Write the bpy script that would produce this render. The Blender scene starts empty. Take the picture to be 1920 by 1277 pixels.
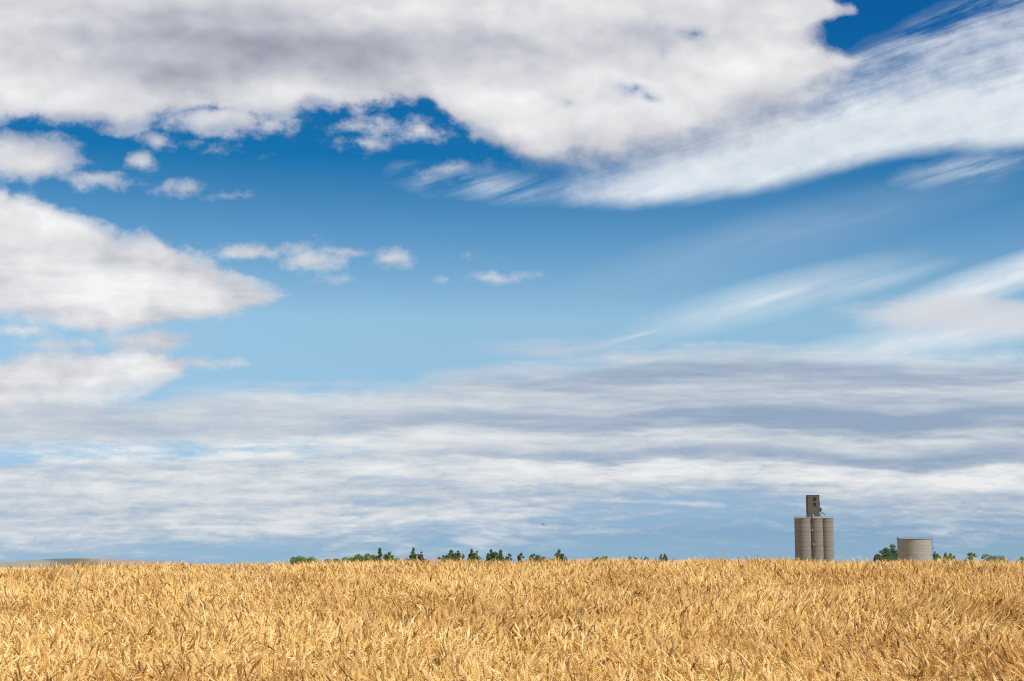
import bpy, math, random
import numpy as np
from mathutils import Vector, Matrix, Euler
R = math.radians
random.seed(7); rng = np.random.default_rng(7)
scene = bpy.context.scene
COL = scene.collection

# ------------------------------------------------------------------ camera
FPX = 3000.0                       # focal length in photo pixels (1920 wide)
HZ = 1058.0                        # row of the true horizon in the photo
PITCH = math.atan((HZ - 638.5) / FPX)
EYE = 1.7
cam_d = bpy.data.cameras.new('camera'); cam = bpy.data.objects.new('camera', cam_d); COL.objects.link(cam)
cam_d.sensor_width = 36; cam_d.lens = 36 * FPX / 1920
cam_d.clip_start = 0.5; cam_d.clip_end = 60000
cam.location = (0, 0, EYE); cam.rotation_euler = (math.pi / 2 + PITCH, 0, 0)
cam_d.dof.use_dof = True; cam_d.dof.focus_distance = 30; cam_d.dof.aperture_fstop = 9
scene.camera = cam
scene.view_settings.view_transform = 'Standard'; scene.view_settings.look = 'None'
EXPOSURE = 0.75; scene.view_settings.exposure = EXPOSURE; scene.view_settings.gamma = 1
scene.cycles.max_bounces = 6; scene.cycles.diffuse_bounces = 4; scene.cycles.transparent_max_bounces = 4
scene.cycles.transmission_bounces = 2; scene.cycles.use_denoising = False; scene.cycles.filter_width = 1.1

# ------------------------------------------------------------------ sun
SUN_EL, SUN_AZ = R(52), R(126)      # azimuth clockwise from the view direction (+Y)
sd = bpy.data.lights.new('sun', 'SUN'); sun = bpy.data.objects.new('sun', sd); COL.objects.link(sun)
sd.energy = 5.0; sd.angle = R(0.5); sd.color = (1.0, 0.95, 0.87)
to_sun = Vector((math.sin(SUN_AZ) * math.cos(SUN_EL), math.cos(SUN_AZ) * math.cos(SUN_EL), math.sin(SUN_EL)))
sun.rotation_euler = to_sun.to_track_quat('Z', 'Y').to_euler()

# ------------------------------------------------------------------ node helpers
class G:
    """small wrapper so that shader maths can be written as expressions"""
    def __init__(s, nt): s.nt = nt; s.N = nt.nodes; s.L = nt.links
    def put(s, sock, v):
        if isinstance(v, E): s.L.new(v.s, sock)
        elif v is not None: sock.default_value = v
    def m(s, op, *a, clamp=False):
        n = s.N.new('ShaderNodeMath'); n.operation = op; n.use_clamp = clamp
        for i, v in enumerate(a): s.put(n.inputs[i], v)
        return E(s, n.outputs[0])
    def vec(s, x=0.0, y=0.0, z=0.0):
        n = s.N.new('ShaderNodeCombineXYZ')
        for i, v in enumerate((x, y, z)): s.put(n.inputs[i], v)
        return E(s, n.outputs[0])
    def noise(s, vec, scale=1.0, detail=5.0, rough=0.5, dist=0.0, dims='3D', w=None, lac=2.0):
        n = s.N.new('ShaderNodeTexNoise'); n.noise_dimensions = dims
        s.put(n.inputs['Vector'], vec); s.put(n.inputs['Scale'], scale); s.put(n.inputs['Detail'], detail)
        s.put(n.inputs['Roughness'], rough); s.put(n.inputs['Distortion'], dist); s.put(n.inputs['Lacunarity'], lac)
        return E(s, n.outputs['Fac'])
    def curve(s, x, pts, x0, x1, y0, y1):
        n = s.N.new('ShaderNodeFloatCurve'); s.put(n.inputs['Value'], (x - x0) * (1.0 / (x1 - x0)))
        c = n.mapping.curves[0]; n.mapping.use_clip = False
        P = [((a - x0) / (x1 - x0), (b - y0) / (y1 - y0)) for a, b in pts]
        while len(c.points) < len(P): c.points.new(0.5, 0.5)
        for p, q in zip(c.points, P): p.location = q; p.handle_type = 'AUTO'
        n.mapping.update()
        return E(s, n.outputs[0]) * (y1 - y0) + y0
    def mix(s, f, a, b):
        n = s.N.new('ShaderNodeMix'); n.data_type = 'RGBA'; n.clamp_factor = True
        s.put(n.inputs[0], f)
        for k, v in ((6, a), (7, b)):
            s.put(n.inputs[k], (tuple(v) + (1,)) if isinstance(v, (tuple, list)) else v)
        return E(s, n.outputs[2])
    def mul(s, a, b):
        n = s.N.new('ShaderNodeMix'); n.data_type = 'RGBA'; n.blend_type = 'MULTIPLY'; n.inputs[0].default_value = 1
        for k, v in ((6, a), (7, b)):
            s.put(n.inputs[k], (tuple(v) + (1,)) if isinstance(v, (tuple, list)) else v)
        return E(s, n.outputs[2])
    def ramp(s, f, stops, interp='LINEAR'):
        n = s.N.new('ShaderNodeValToRGB'); n.color_ramp.interpolation = interp; s.put(n.inputs[0], f)
        cr = n.color_ramp
        while len(cr.elements) < len(stops): cr.elements.new(0.5)
        for e, (p, c) in zip(cr.elements, stops): e.position = p; e.color = tuple(c) + (1,)
        return E(s, n.outputs[0])
    def sm(s, x, a, b):
        n = s.N.new('ShaderNodeMapRange'); n.interpolation_type = 'SMOOTHSTEP'
        s.put(n.inputs['Value'], x); s.put(n.inputs['From Min'], a); s.put(n.inputs['From Max'], b)
        return E(s, n.outputs[0])
class E:
    def __init__(s, g, sock): s.g = g; s.s = sock
    def __add__(a, b): return a.g.m('ADD', a, b)
    __radd__ = __add__
    def __sub__(a, b): return a.g.m('SUBTRACT', a, b)
    def __rsub__(a, b): return a.g.m('SUBTRACT', b, a)
    def __mul__(a, b): return a.g.m('MULTIPLY', a, b)
    __rmul__ = __mul__
    def __truediv__(a, b): return a.g.m('DIVIDE', a, b)
    def __rtruediv__(a, b): return a.g.m("DIVIDE", b, a)
    def __neg__(a): return a.g.m('MULTIPLY', a, -1.0)
    def max(a, b): return a.g.m('MAXIMUM', a, b)
    def min(a, b): return a.g.m('MINIMUM', a, b)
    def clamp(a): return a.g.m('ADD', a, 0.0, clamp=True)

# ------------------------------------------------------------------ sky and clouds (world)
# The sky is drawn over the whole sphere of directions, on a fixed chart centred
# on a compass direction 8 degrees above the northern horizon.
def chart(px, py):
    """photo pixel -> chart position, both in the same unit (about 1/3000 rad)"""
    d = Vector(((px - 960) / FPX, (638.5 - py) / FPX, 1.0)).normalized()
    k = 2.0 / (1.0 + d.z)
    return d.x * k * FPX + 960, 638.5 - d.y * k * FPX
SKYGRADE = [(p, tuple(v / 2 ** EXPOSURE for v in c)) for p, c in [(0.0074, (0.6135, 1.0256, 1.7713)), (0.0537, (0.4766, 0.7756, 1.4062)), (0.2386, (0.7611, 0.9549, 1.1731)), (0.4224, (1.0, 1.2153, 1.2265)), (0.5591, (0.4772, 0.869, 1.0589)), (0.6944, (0.0469, 0.5437, 0.8607)), (0.942, (0.0245, 0.4417, 0.8506))]]
def S(r, g, b):
    f = lambda c: (c / 255 / 12.92 if c <= 10 else ((c / 255 + 0.055) / 1.055) ** 2.4) * 10 / 2 ** EXPOSURE
    return (f(r), f(g), f(b))     # screen colour -> radiance for a background strength of 0.1
C_ICE = S(232, 238, 243); C_PINK = S(216, 217, 223); C_PINK2 = S(198, 204, 217); C_PUFF = S(205, 214, 226)
RAMPG = [(0.0, S(148, 167, 192)), (0.33, S(174, 187, 204)), (0.62, S(204, 211, 218)), (1.0, S(238, 239, 238))]
RAMPC = [(0.0, S(152, 154, 168)), (0.35, S(186, 189, 200)), (0.65, S(218, 218, 222)), (1.0, S(246, 246, 246))]
def build_world():
    w = bpy.data.worlds.new('World'); scene.world = w; w.use_nodes = True
    nt = w.node_tree; nt.nodes.clear(); g = G(nt)
    out = nt.nodes.new('ShaderNodeOutputWorld'); bg = nt.nodes.new('ShaderNodeBackground')
    nt.links.new(bg.outputs[0], out.inputs[0]); bg.inputs[1].default_value = 0.1
    sky = nt.nodes.new('ShaderNodeTexSky'); sky.sky_type = 'NISHITA'; sky.sun_disc = False
    sky.sun_elevation = SUN_EL; sky.sun_rotation = SUN_AZ; sky.air_density = 1.0; sky.dust_density = 0.6; sky.ozone_density = 2.0
    tc = nt.nodes.new('ShaderNodeTexCoord'); sp = nt.nodes.new('ShaderNodeSeparateXYZ'); nt.links.new(tc.outputs['Generated'], sp.inputs[0])
    dx, dy, dz = (E(g, sp.outputs[i]) for i in range(3))
    cp, si = math.cos(PITCH), math.sin(PITCH)
    f = dy * cp + dz * si; u = dz * cp - dy * si
    k = 2.0 * FPX / (f + 1.0001)
    X = dx * k + 960.0; Y = 638.5 - u * k          # chart coordinates, Y grows downwards
    el = dz * 57.3                                   # about degrees above the horizon
    skyc = E(g, sky.outputs[0])
    # clear sky: atmosphere graded to the deep polarised blue overhead
    skyc = g.mul(skyc, g.ramp(dz * (1 / 0.36), SKYGRADE))
    P2 = g.vec(X * 0.01, Y * 0.01, 0.0)                       # 100 chart units = 1
    # domain warp shared by all layers
    w1 = g.noise(P2, 1.1, 3, 0.5) - 0.5
    w2 = g.noise(g.vec(X * 0.01, Y * 0.01, 7.3), 1.1, 3, 0.5) - 0.5
    XY = g.vec(X, Y, 0.0)
    Xw = X + w1 * 60.0; Yw = Y + w2 * 34.0
    XYw = g.vec(Xw, Yw, 0.0)
    Yh = Y + (g.noise(g.vec(X * 0.0025, Y * 0.006, 1.7), 1.0, 3, 0.5) - 0.5) * 30.0   # long slow undulation
    def ell(cx, cy, a, b, rot=0.0, src=None, k=None):
        """rounded patch: positive inside, in chart units"""
        cx, cy = chart(cx, cy)
        mp = nt.nodes.new('ShaderNodeMapping'); mp.vector_type = 'TEXTURE'
        g.put(mp.inputs[0], src or XY); mp.inputs[1].default_value = (cx, cy, 0)
        mp.inputs[2].default_value = (0, 0, R(rot)); mp.inputs[3].default_value = (a, b, 1)
        vl = nt.nodes.new('ShaderNodeVectorMath'); vl.operation = 'LENGTH'; nt.links.new(mp.outputs[0], vl.inputs[0])
        return g.m('MULTIPLY_ADD', E(g, vl.outputs['Value']), -(k or b), (k or b))
    def union(L, **kw):
        r = None
        for q in L:
            e = ell(*q, **kw); r = e if r is None else r.max(e)
        return r
    def edge(pts, src=None, lo=-700.0, hi=1400.0):
        P = [chart(*p) for p in pts]
        return g.curve(Xw if src is None else src, P, -400.0, 2500.0, lo, hi)
    def lerp(a, b, t): return a + (b - a) * t
    # noises
    nf = g.noise(g.vec(X * 0.01, Y * 0.0125, 3.1), 1.5, 8, 0.60) - 0.5          # cumulus edge detail
    nr = g.noise(g.vec(Xw * 0.01, Yw * 0.016, 4.4), 0.62, 3.2, 0.44) - 0.5        # soft billows, seen twice for side light
    nr2 = g.noise(g.vec(Xw * 0.01 + 0.16, Yw * 0.016 - 0.30, 4.4), 0.62, 2.2, 0.44) - 0.5
    nb = g.noise(g.vec(X * 0.01, Y * 0.016, 9.7), 0.55, 4, 0.5) - 0.5           # broad tone
    ca, sa = math.cos(R(-17)), math.sin(R(-17))
    U = X * ca + Y * sa; V = Y * ca - X * sa
    ns = g.noise(g.vec(U * 0.0022, V * 0.016, 1.0), 1.6, 8, 0.62, 0.35) - 0.5   # diagonal ice streaks
    nh = g.noise(g.vec(Xw * 0.0016, Yh * 0.0135, 5.0), 1.5, 6, 0.50, 0.0) - 0.5  # level streaks
    nh2 = g.noise(g.vec((Xw + nf * 110.0) * 0.0045, (Yh + nf * 16.0) * 0.030, 8.0), 1.5, 7, 0.58, 0.0) - 0.5
    nh3 = g.noise(g.vec((Xw - nf * 90.0) * 0.0085, (Yh - nf * 14.0) * 0.040, 12.0), 1.5, 8, 0.66, 0.0) - 0.5
    nhb = g.noise(g.vec(Xw * 0.0016, Yh * 0.0135 + 0.075, 5.0), 1.5, 4, 0.50, 0.0) - 0.5   # the same streaks a little lower: dark undersides
    nl = g.noise(g.vec(X * 0.0011, Y * 0.006, 2.2), 1.5, 3, 0.5) - 0.5
    col = skyc
    def lay(col, c, a): return g.mix(a, col, c)

    # ---- E: big fan of ice cloud from the right
    lowE = edge([(700, 383), (850, 388), (1000, 388), (1200, 393), (1350, 376), (1450, 358), (1550, 333), (1650, 306), (1780, 291), (1920, 284), (2100, 270)], X)
    topE = edge([(700, 385), (850, 372), (1000, 345), (1150, 290), (1300, 220), (1450, 160), (1600, 110), (1760, 45), (1920, -10), (2100, -60)], X)
    h = lowE - Y + ns * 14.0 + nf * 12.0
    up = Y - topE + ns * 70.0 + nf * 60.0
    sharp = g.sm(h, -6.0, 34.0)
    body = g.sm(up, -30.0, 120.0)
    nearlow = 1.0 - g.sm(h, 10.0, 170.0)
    dens = (0.82 + ns * 0.75 + nf * 0.40 + nearlow * 0.45 + nb * 0.3).clamp()
    xin = g.sm(X, 880.0, 1150.0)
    aE = sharp * body * dens * xin * (0.90 + nf * 0.45 + ns * 0.4).clamp()
    col = lay(col, C_ICE, aE * 0.96)
    # thin wisps over the corner and left of the tip
    aE2 = (union([(1780, 60, 330, 60, -24), (900, 345, 190, 42, 6), (1810, 318, 150, 34, -8)], src=XYw, k=1.0)).clamp() * (0.45 + ns * 3.2 + nf * 0.7).clamp()
    col = lay(col, C_ICE, aE2 * 0.75)
    # ---- F: faint diagonal streaks lower right
    aF = (ell(1440, 560, 330, 46, -15, k=0.8).clamp()).max(ell(1620, 535, 190, 22, -16, k=0.5).clamp()).max(
         ell(1200, 628, 110, 8, -14, k=0.6).clamp()).max(ell(1880, 520, 290, 40, -19, k=1.5).clamp()).max(
         ell(1740, 640, 360, 48, -10, k=1.1).clamp()).max(ell(1500, 430, 500, 60, -14, k=0.22).clamp())
    aF = aF * (0.68 + ns * 1.3 + nf * 0.5)
    col = lay(col, C_ICE, aF.clamp())
    aH = g.sm(union([(1820, 592, 240, 44, 0), (1700, 600, 130, 20, 4)], src=XYw) + nh2 * 34.0 + nh * 30.0, -6.0, 30.0)
    col = lay(col, C_PINK, aH * 0.85)

    # ---- G: level banks of layer cloud down to the horizon
    topG = edge([(-100, 718), (0, 722), (150, 732), (290, 752), (330, 742), (420, 730), (520, 730), (620, 738), (720, 728), (850, 704), (950, 692), (1060, 684), (1180, 664), (1300, 656), (1450, 654), (1600, 664), (1750, 670), (1920, 672), (2100, 672)], X + w1 * 30.0)
    hG = Y - topG + nh2 * 40.0 + nf * 22.0 + nh3 * 20.0
    t = g.sm(X, 350.0, 1250.0)
    Yr = Yh + (g.noise(g.vec(X * 0.0013, Y * 0.0022, 6.6), 1.5, 3, 0.5) - 0.5) * 95.0 + nh * 30.0 + nh2 * 22.0
    def rows(pts): return g.curve(Yr, [(chart(960, y)[1], v) for y, v in pts], 500.0, 1200.0, 0.0, 1.0)
    bL = rows([(600, .72), (730, .74), (765, .62), (800, .60), (822, .72), (850, .9), (875, .62), (900, .72), (925, .66), (950, .62), (985, .74), (1015, .62), (1060, .5)])
    bR = rows([(600, .66), (672, .74), (705, .34), (735, .50), (760, .50), (785, .16), (812, .55), (828, .62), (850, .28), (872, .74), (895, .80), (918, .52), (945, .5), (985, .5), (1060, .45)])
    aL = rows([(600, 1), (800, .97), (825, .70), (845, .52), (870, .74), (900, .86), (950, .84), (985, .84), (1010, .60), (1040, .50), (1060, .45)])
    aR = rows([(600, 1), (800, 1), (850, .96), (895, .92), (912, .80), (935, .62), (960, .52), (985, .42), (1020, .26), (1060, .12)])
    tuft = g.sm(Y, 790.0, 900.0)
    bv = (lerp(bL, bR, t) * 0.85 + 0.06 + (nhb - nh) * -1.5 * t + nh * lerp(0.6, 0.5, t) + nh2 * lerp(0.45, 0.85, tuft) + nh3 * lerp(0.35, 0.95, tuft) + nf * 0.20 + nl * lerp(0.4, 0.9, t) + (lerp(bL, bR, t) - 0.6) * 0.35).clamp()
    av = (lerp(aL, aR, t) + nh2 * 0.9 + nh3 * 1.0 + nh * 0.6 + nl * 0.7).clamp()
    cG = g.ramp(bv, RAMPG)
    aG = g.sm(hG, -22.0, 34.0) * g.sm(av, 0.12, 0.85)
    col = lay(col, cG, aG * 0.96)
    # thin grey-pink sheets just above the bank
    aG2 = g.sm(union([(1060, 655, 200, 22, 0), (960, 685, 150, 14, -6), (1200, 668, 170, 12, -5), (640, 716, 60, 6, -6), (560, 722, 60, 5, -3)], src=XYw) + nh2 * 34.0 + nh * 18.0, -6.0, 22.0)
    col = lay(col, C_PINK2, aG2 * 0.72)

    # ---- A..D: cumulus
    lowA = edge([(-200, 240), (0, 230), (90, 226), (170, 232), (230, 240), (330, 218), (450, 226), (540, 222), (580, 196), (650, 215), (720, 210), (800, 200), (850, 232), (900, 254), (960, 282), (1010, 318), (1100, 330), (1200, 322), (1300, 304), (1400, 276), (1500, 232), (1580, 170), (1650, 100), (1720, 20), (1850, -80)])
    P = [chart(*p) for p in [(1545, -60), (1560, -10), (1590, 12), (1592, 30), (1545, 48), (1538, 75), (1575, 95), (1650, 118), (1700, 140)]]
    rA = g.curve(Yw, [(b, a) for a, b in P] + [(400.0, 2300.0), (900.0, 2500.0)], -150.0, 1250.0, 600.0, 2600.0)
    dA = (lowA - Yw).min((rA - Xw) * 0.8)
    topC = edge([(-200, 335), (0, 348), (60, 360), (120, 388), (170, 406), (230, 440), (285, 440), (340, 462), (400, 487), (460, 513), (520, 548), (570, 590), (700, 700)])
    botC = edge([(-200, 590), (0, 596), (60, 606), (110, 622), (180, 632), (300, 622), (380, 610), (450, 592), (500, 570), (530, 553), (580, 500), (700, 380)])
    topC2 = edge([(-200, 668), (0, 668), (70, 652), (200, 654), (290, 640), (350, 655), (410, 672), (440, 684), (520, 720), (600, 760)])
    botC2 = edge([(-200, 770), (0, 765), (150, 752), (260, 736), (340, 716), (400, 698), (440, 684), (520, 640), (600, 600)])
    dC = (Yw - topC).min(botC - Yw)
    dC2 = (Yw - topC2).min(botC2 - Yw)
    pB = union([(50, 295, 105, 44), (20, 272, 60, 24), (175, 336, 84, 13, 8)], src=XYw)
    pP = union([(262, 303, 30, 18), (300, 268, 40, 20, 15), (330, 275, 40, 10, 8), (352, 356, 28, 11), (418, 366, 24, 6),
                (402, 286, 30, 6), (410, 222, 120, 30), (500, 236, 50, 15), (680, 238, 48, 12), (678, 268, 46, 14), (700, 228, 30, 12),
                (795, 246, 46, 20)], src=XYw)
    pD = union([(500, 472, 100, 22, -4), (440, 478, 56, 16), (575, 490, 70, 22, 3), (640, 474, 60, 9), (735, 482, 46, 20),
                (845, 480, 24, 4), (915, 517, 66, 12), (930, 487, 26, 6), (838, 316, 66, 12, -6), (40, 622, 80, 18), (285, 640, 110, 30), (130, 645, 120, 16), (640, 530, 30, 6)], src=XYw)
    Dc = dA.max(dC).max(dC2).max(pB).max(pP).max(pD)
    softR = g.sm(X + Y * 1.2, 1200.0, 1700.0) * g.sm(Y, 85.0, 190.0) * (1.0 - g.sm(Y, 380.0, 430.0))                       # the mass dissolves into the ice cloud to the right
    q = (dA.max(dC).max(dC2) + nf * 88.0 + nr * 60.0).max(pB.max(pP) + nf * 80.0).max(pD + nf * 66.0 - 4.0)
    aC = g.sm(q, lerp(-9.0, -50.0, softR), lerp(16.0, 105.0, softR))
    small = g.sm(Dc, 0.0, 30.0)
    aC = aC * lerp(0.55, 0.985, small)
    veil = g.sm(Dc + nf * 100.0 + nh2 * 30.0, 2.0, 46.0) * 0.55
    aC = aC.max(veil)
    hole = union([(1243, 100, 46, 54), (1190, 168, 70, 36), (1215, 178, 60, 26), (1300, 60, 60, 26), (1060, 190, 50, 22)], src=XYw, k=1.0).clamp()
    aC = aC * (1.0 - (hole * g.sm(nf + nr * 0.5 + hole * 0.34, 0.05, 0.60) * 0.9).clamp())
    # tone
    relief = (nr - nr2) * 1.1
    dark = (ell(330, 90, 560, 110, 2, k=0.15).clamp() + ell(480, 78, 420, 85, 4, k=1.0).clamp() * 1.0 + ell(330, 140, 190, 50, 3, k=0.6).clamp() + ell(60, 120, 160, 30, 0, k=0.25).clamp()
            + ell(1130, 292, 260, 60, -5, k=0.55).clamp() + ell(1450, 215, 190, 90, -25, k=0.5).clamp() + ell(880, 110, 300, 90, 0, k=0.35).clamp()
            + ell(950, 300, 120, 40, 10, k=0.3).clamp() + ell(1230, 60, 220, 50, 0, k=0.25).clamp())
    lite = (ell(330, 560, 230, 40, 4, k=0.4).clamp() + ell(60, 400, 120, 34, 12, k=0.4).clamp() + ell(1400, 120, 200, 75, 0, k=0.6).clamp() + ell(60, 200, 130, 40, 0, k=0.4).clamp() + ell(1000, 180, 320, 80, 8, k=0.45).clamp()
            + ell(230, 520, 330, 80, 8, k=0.55).clamp() + ell(100, 40, 200, 30, 0, k=0.4).clamp())
    lowp = g.sm(Y, 400.0, 540.0)
    tone = 0.70 + relief * 0.8 + nb * lerp(0.55, 0.25, lowp) + nf * 0.42 + nh * lowp * 0.8 + nh3 * lowp * 0.35 + nr * lowp * 0.5 - dark * 0.60 + lite * 0.42
    tone = tone - (1.0 - g.sm(q, 0.0, 60.0)) * 0.10
    cC = g.ramp(tone.clamp(), RAMPC)
    col = lay(col, cC, aC)
    # small far puffs low over the trees
    aS = g.sm(union([(885, 1014, 46, 9, 4), (770, 1023, 22, 5), (370, 770, 30, 6, -4), (1290, 944, 70, 6, 2), (1180, 940, 60, 4)], src=g.vec(X + w1 * 14.0, Y + w2 * 8.0, 0.0)) + nf * 12.0, -1.0, 5.0)
    col = lay(col, C_PUFF, aS * 0.75)
    skyc = col
    nt.links.new(skyc.s, bg.inputs[0])
build_world()

# ------------------------------------------------------------------ helpers
def at(px, py, dist):
    """world point seen at a photo pixel, at a given distance along +Y"""
    x = (px - 960) / FPX; z = (638.5 - py) / FPX
    cp, si = math.cos(PITCH), math.sin(PITCH)
    dy = cp - z * si; dzz = si + z * cp
    return Vector((x / dy * dist, dist, EYE + dzz / dy * dist))
def tag(o, label=None, cat=None, group=None, kind=None):
    if label: o['label'] = label
    if cat: o['category'] = cat
    if group: o['group'] = group
    if kind: o['kind'] = kind
    return o
def empty(name, loc, rz=0.0):
    o = bpy.data.objects.new(name, None); COL.objects.link(o); o.location = loc; o.rotation_euler = (0, 0, rz); return o
class MB:
    """collects faces for one mesh object"""
    def __init__(s): s.v = []; s.f = []
    def add(s, vs, fs):
        o = len(s.v); s.v += [tuple(v) for v in vs]; s.f += [tuple(i + o for i in f) for f in fs]; return s
    def box(s, x0, x1, y0, y1, z0, z1):
        return s.add([(x, y, z) for z in (z0, z1) for y in (y0, y1) for x in (x0, x1)],
                     [(0, 2, 3, 1), (4, 5, 7, 6), (0, 1, 5, 4), (2, 6, 7, 3), (0, 4, 6, 2), (1, 3, 7, 5)])
    def tube(s, pts, rad, n=6, caps=True):
        pts = [Vector(p) for p in pts]; rad = rad if isinstance(rad, (list, tuple)) else [rad] * len(pts)
        vs = []; fs = []
        t0 = (pts[1] - pts[0]).normalized(); a = t0.orthogonal().normalized()
        for i, p in enumerate(pts):
            t = ((pts[min(i + 1, len(pts) - 1)] - pts[max(i - 1, 0)])).normalized()
            a = (a - t * a.dot(t)).normalized(); b = t.cross(a)
            for k in range(n):
                q = 2 * math.pi * k / n; vs.append(p + (a * math.cos(q) + b * math.sin(q)) * rad[i])
        for i in range(len(pts) - 1):
            for k in range(n):
                fs.append((i * n + k, i * n + (k + 1) % n, (i + 1) * n + (k + 1) % n, (i + 1) * n + k))
        if caps: fs += [tuple(range(n))[::-1], tuple(range((len(pts) - 1) * n, len(pts) * n))]
        return s.add(vs, fs)
    def build(s, name, mat, parent=None, smooth=False):
        me = bpy.data.meshes.new(name); me.from_pydata(s.v, [], s.f); me.materials.append(mat)
        if smooth: me.polygons.foreach_set('use_smooth', [True] * len(me.polygons))
        me.update(); o = bpy.data.objects.new(name, me); COL.objects.link(o)
        if parent: o.parent = parent
        return o
def material(name, rough=0.9, spec=0.3):
    m = bpy.data.materials.new(name); m.use_nodes = True; nt = m.node_tree; b = nt.nodes['Principled BSDF']
    b.inputs['Roughness'].default_value = rough; b.inputs['Specular IOR Level'].default_value = spec
    g = G(nt); tc = nt.nodes.new('ShaderNodeTexCoord')
    return m, g, b, E(g, tc.outputs['Object'])
def xyz(g, v):
    sp = g.N.new('ShaderNodeSeparateXYZ'); g.put(sp.inputs[0], v); return [E(g, sp.outputs[i]) for i in range(3)]
def plain(name, c, rough=0.7, metal=0.0, var=0.15, scale=1.0):
    m, g, b, o = material(name, rough); n = g.noise(o, scale, 4, 0.6)
    g.put(b.inputs['Base Color'], g.mix(n, tuple(v * (1 - var) for v in c), tuple(v * (1 + var) for v in c)))
    b.inputs['Metallic'].default_value = metal; return m

# ------------------------------------------------------------------ terrain
def sstep(x, a, b):
    t = np.clip((x - a) / (b - a), 0, 1); return t * t * (3 - 2 * t)
FS = 0.86
CX = np.array([-60, -14, -9.6, -6.6, -3.2, 0, 3.4, 9.6, 14, 60]); CZ = np.array([-.27, -.20, -.146, -.092, -.026, -.012, -.006, -.010, -.014, -.06])
def canopy(x, y):
    """height of the mean top of the wheat"""
    y = np.asarray(y, float) / FS; x = np.asarray(x, float) / FS
    c = np.interp(x, CX, CZ)
    rise = np.interp(y, [-20, 4, 8, 11, 14, 17, 20, 24, 28, 31, 34, 38, 44, 52, 60], [.45, .56, .73, .865, 1.01, 1.15, 1.285, 1.465, 1.625, 1.70, 1.718, 1.66, 1.46, 1.15, .8])
    w = sstep(y, 8, 30)
    und = 0.02 * np.sin(x * 0.9 + y * 0.31) + 0.02 * np.sin(x * 0.37 - y * 0.5 + 1.3)
    return EYE + (rise + c * w * 0.9 + und * (1 - 0.55 * w) - EYE) * FS
STALK = 0.86
def ground_z(x, y):
    near = canopy(x, np.clip(y, -17, 51)) - STALK
    x = np.asarray(x, float); y = np.asarray(y, float)
    r = np.hypot(x, y)
    far = -2.0 + 0.6 * np.sin(x * 0.004 + 1) * np.sin(y * 0.003) * sstep(r, 300, 900)
    far = far - 14 * sstep(r, 1650, 4300) - 60 * sstep(r, 4300, 14000)      # the plateau falls away towards the hills
    t = sstep(r, 48, 320)
    return near * (1 - t) + far * t

mg, g, b, o = material('field_soil', 1.0, 0.0)
ox, oy, oz = xyz(g, o)
n = g.noise(o, 9.0, 6, 0.65); n2 = g.noise(o, 0.35, 4, 0.5); big = g.noise(o, 0.0012, 3, 0.5)
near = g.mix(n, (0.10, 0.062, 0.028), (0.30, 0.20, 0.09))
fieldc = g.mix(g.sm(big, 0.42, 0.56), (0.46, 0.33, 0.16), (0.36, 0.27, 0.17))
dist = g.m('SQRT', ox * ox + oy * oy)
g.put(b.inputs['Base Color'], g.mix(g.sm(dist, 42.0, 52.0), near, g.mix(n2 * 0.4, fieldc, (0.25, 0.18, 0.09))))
rs = np.concatenate([np.arange(0, 60, 1.5), np.geomspace(60, 40000, 46)])
na = 180
V_ = []; F_ = []
for i, r_ in enumerate(rs):
    for k in range(na):
        q = 2 * math.pi * k / na; x = r_ * math.sin(q); y = r_ * math.cos(q)
        V_.append((x, y, float(ground_z(x, y))))
for i in range(len(rs) - 1):
    for k in range(na):
        k2 = (k + 1) % na
        F_.append((i * na + k, i * na + k2, (i + 1) * na + k2, (i + 1) * na + k))
F_ = F_[na:]
F_ += [tuple(na + k for k in range(na))]
gm = MB(); gm.v = V_; gm.f = F_
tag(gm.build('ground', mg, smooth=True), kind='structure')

# far hills: real low swells of land several kilometres off
def hill(name, mat, prof, D, depth, z0=-40.0, tilt=0.0):
    """prof: photo pixel x -> row of the crest"""
    m = MB(); xs = np.linspace(prof[0][0], prof[-1][0], 90); ny = 14
    py = np.interp(xs, [p[0] for p in prof], [p[1] for p in prof])
    ker = np.hanning(11); ker /= ker.sum(); py = np.convolve(np.pad(py, 5, mode='edge'), ker, 'valid')
    vs = []
    for j in range(ny + 1):
        t = j / ny; hgt = math.sin(math.pi * t) ** 1.3
        for x, p in zip(xs, py):
            c = at(x, p, D); yy = D + (t - 0.5) * depth
            zz = z0 + (c.z - z0) * hgt
            vs.append((c.x * yy / D, yy, zz))
    n_ = len(xs)
    m.add(vs, [(j * n_ + i, j * n_ + i + 1, (j + 1) * n_ + i + 1, (j + 1) * n_ + i) for j in range(ny) for i in range(n_ - 1)])
    return tag(m.build(name, mat, smooth=True), kind='structure')
mh, g, b, o = material('far_hill_fields', 1.0, 0.0)
ox, oy, oz = xyz(g, o)
hx = ox / oy * 4000.0 + oz * 2.5 + g.noise(o, 0.004, 3, 0.5) * 40.0
h0 = at(120, 1050, 4000).x; h1 = at(190, 1050, 4000).x; h2 = at(330, 1050, 4000).x
ca_ = g.mix(g.sm(hx, h0 - 20, h0 + 30), (0.175, 0.17, 0.145), (0.085, 0.092, 0.078))
ca_ = g.mix(g.sm(hx, h1 - 10, h1 + 60), ca_, (0.20, 0.16, 0.13))
ca_ = g.mix(g.sm(hx, h2, h2 + 150), ca_, (0.29, 0.23, 0.19))
g.put(b.inputs['Base Color'], g.mul(ca_, g.ramp(g.noise(g.vec(ox * 0.01, oy * 0.004, oz * 0.12), 1.0, 5, 0.6), [(0, (.8, .8, .8)), (1, (1.2, 1.2, 1.2))])))
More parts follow.
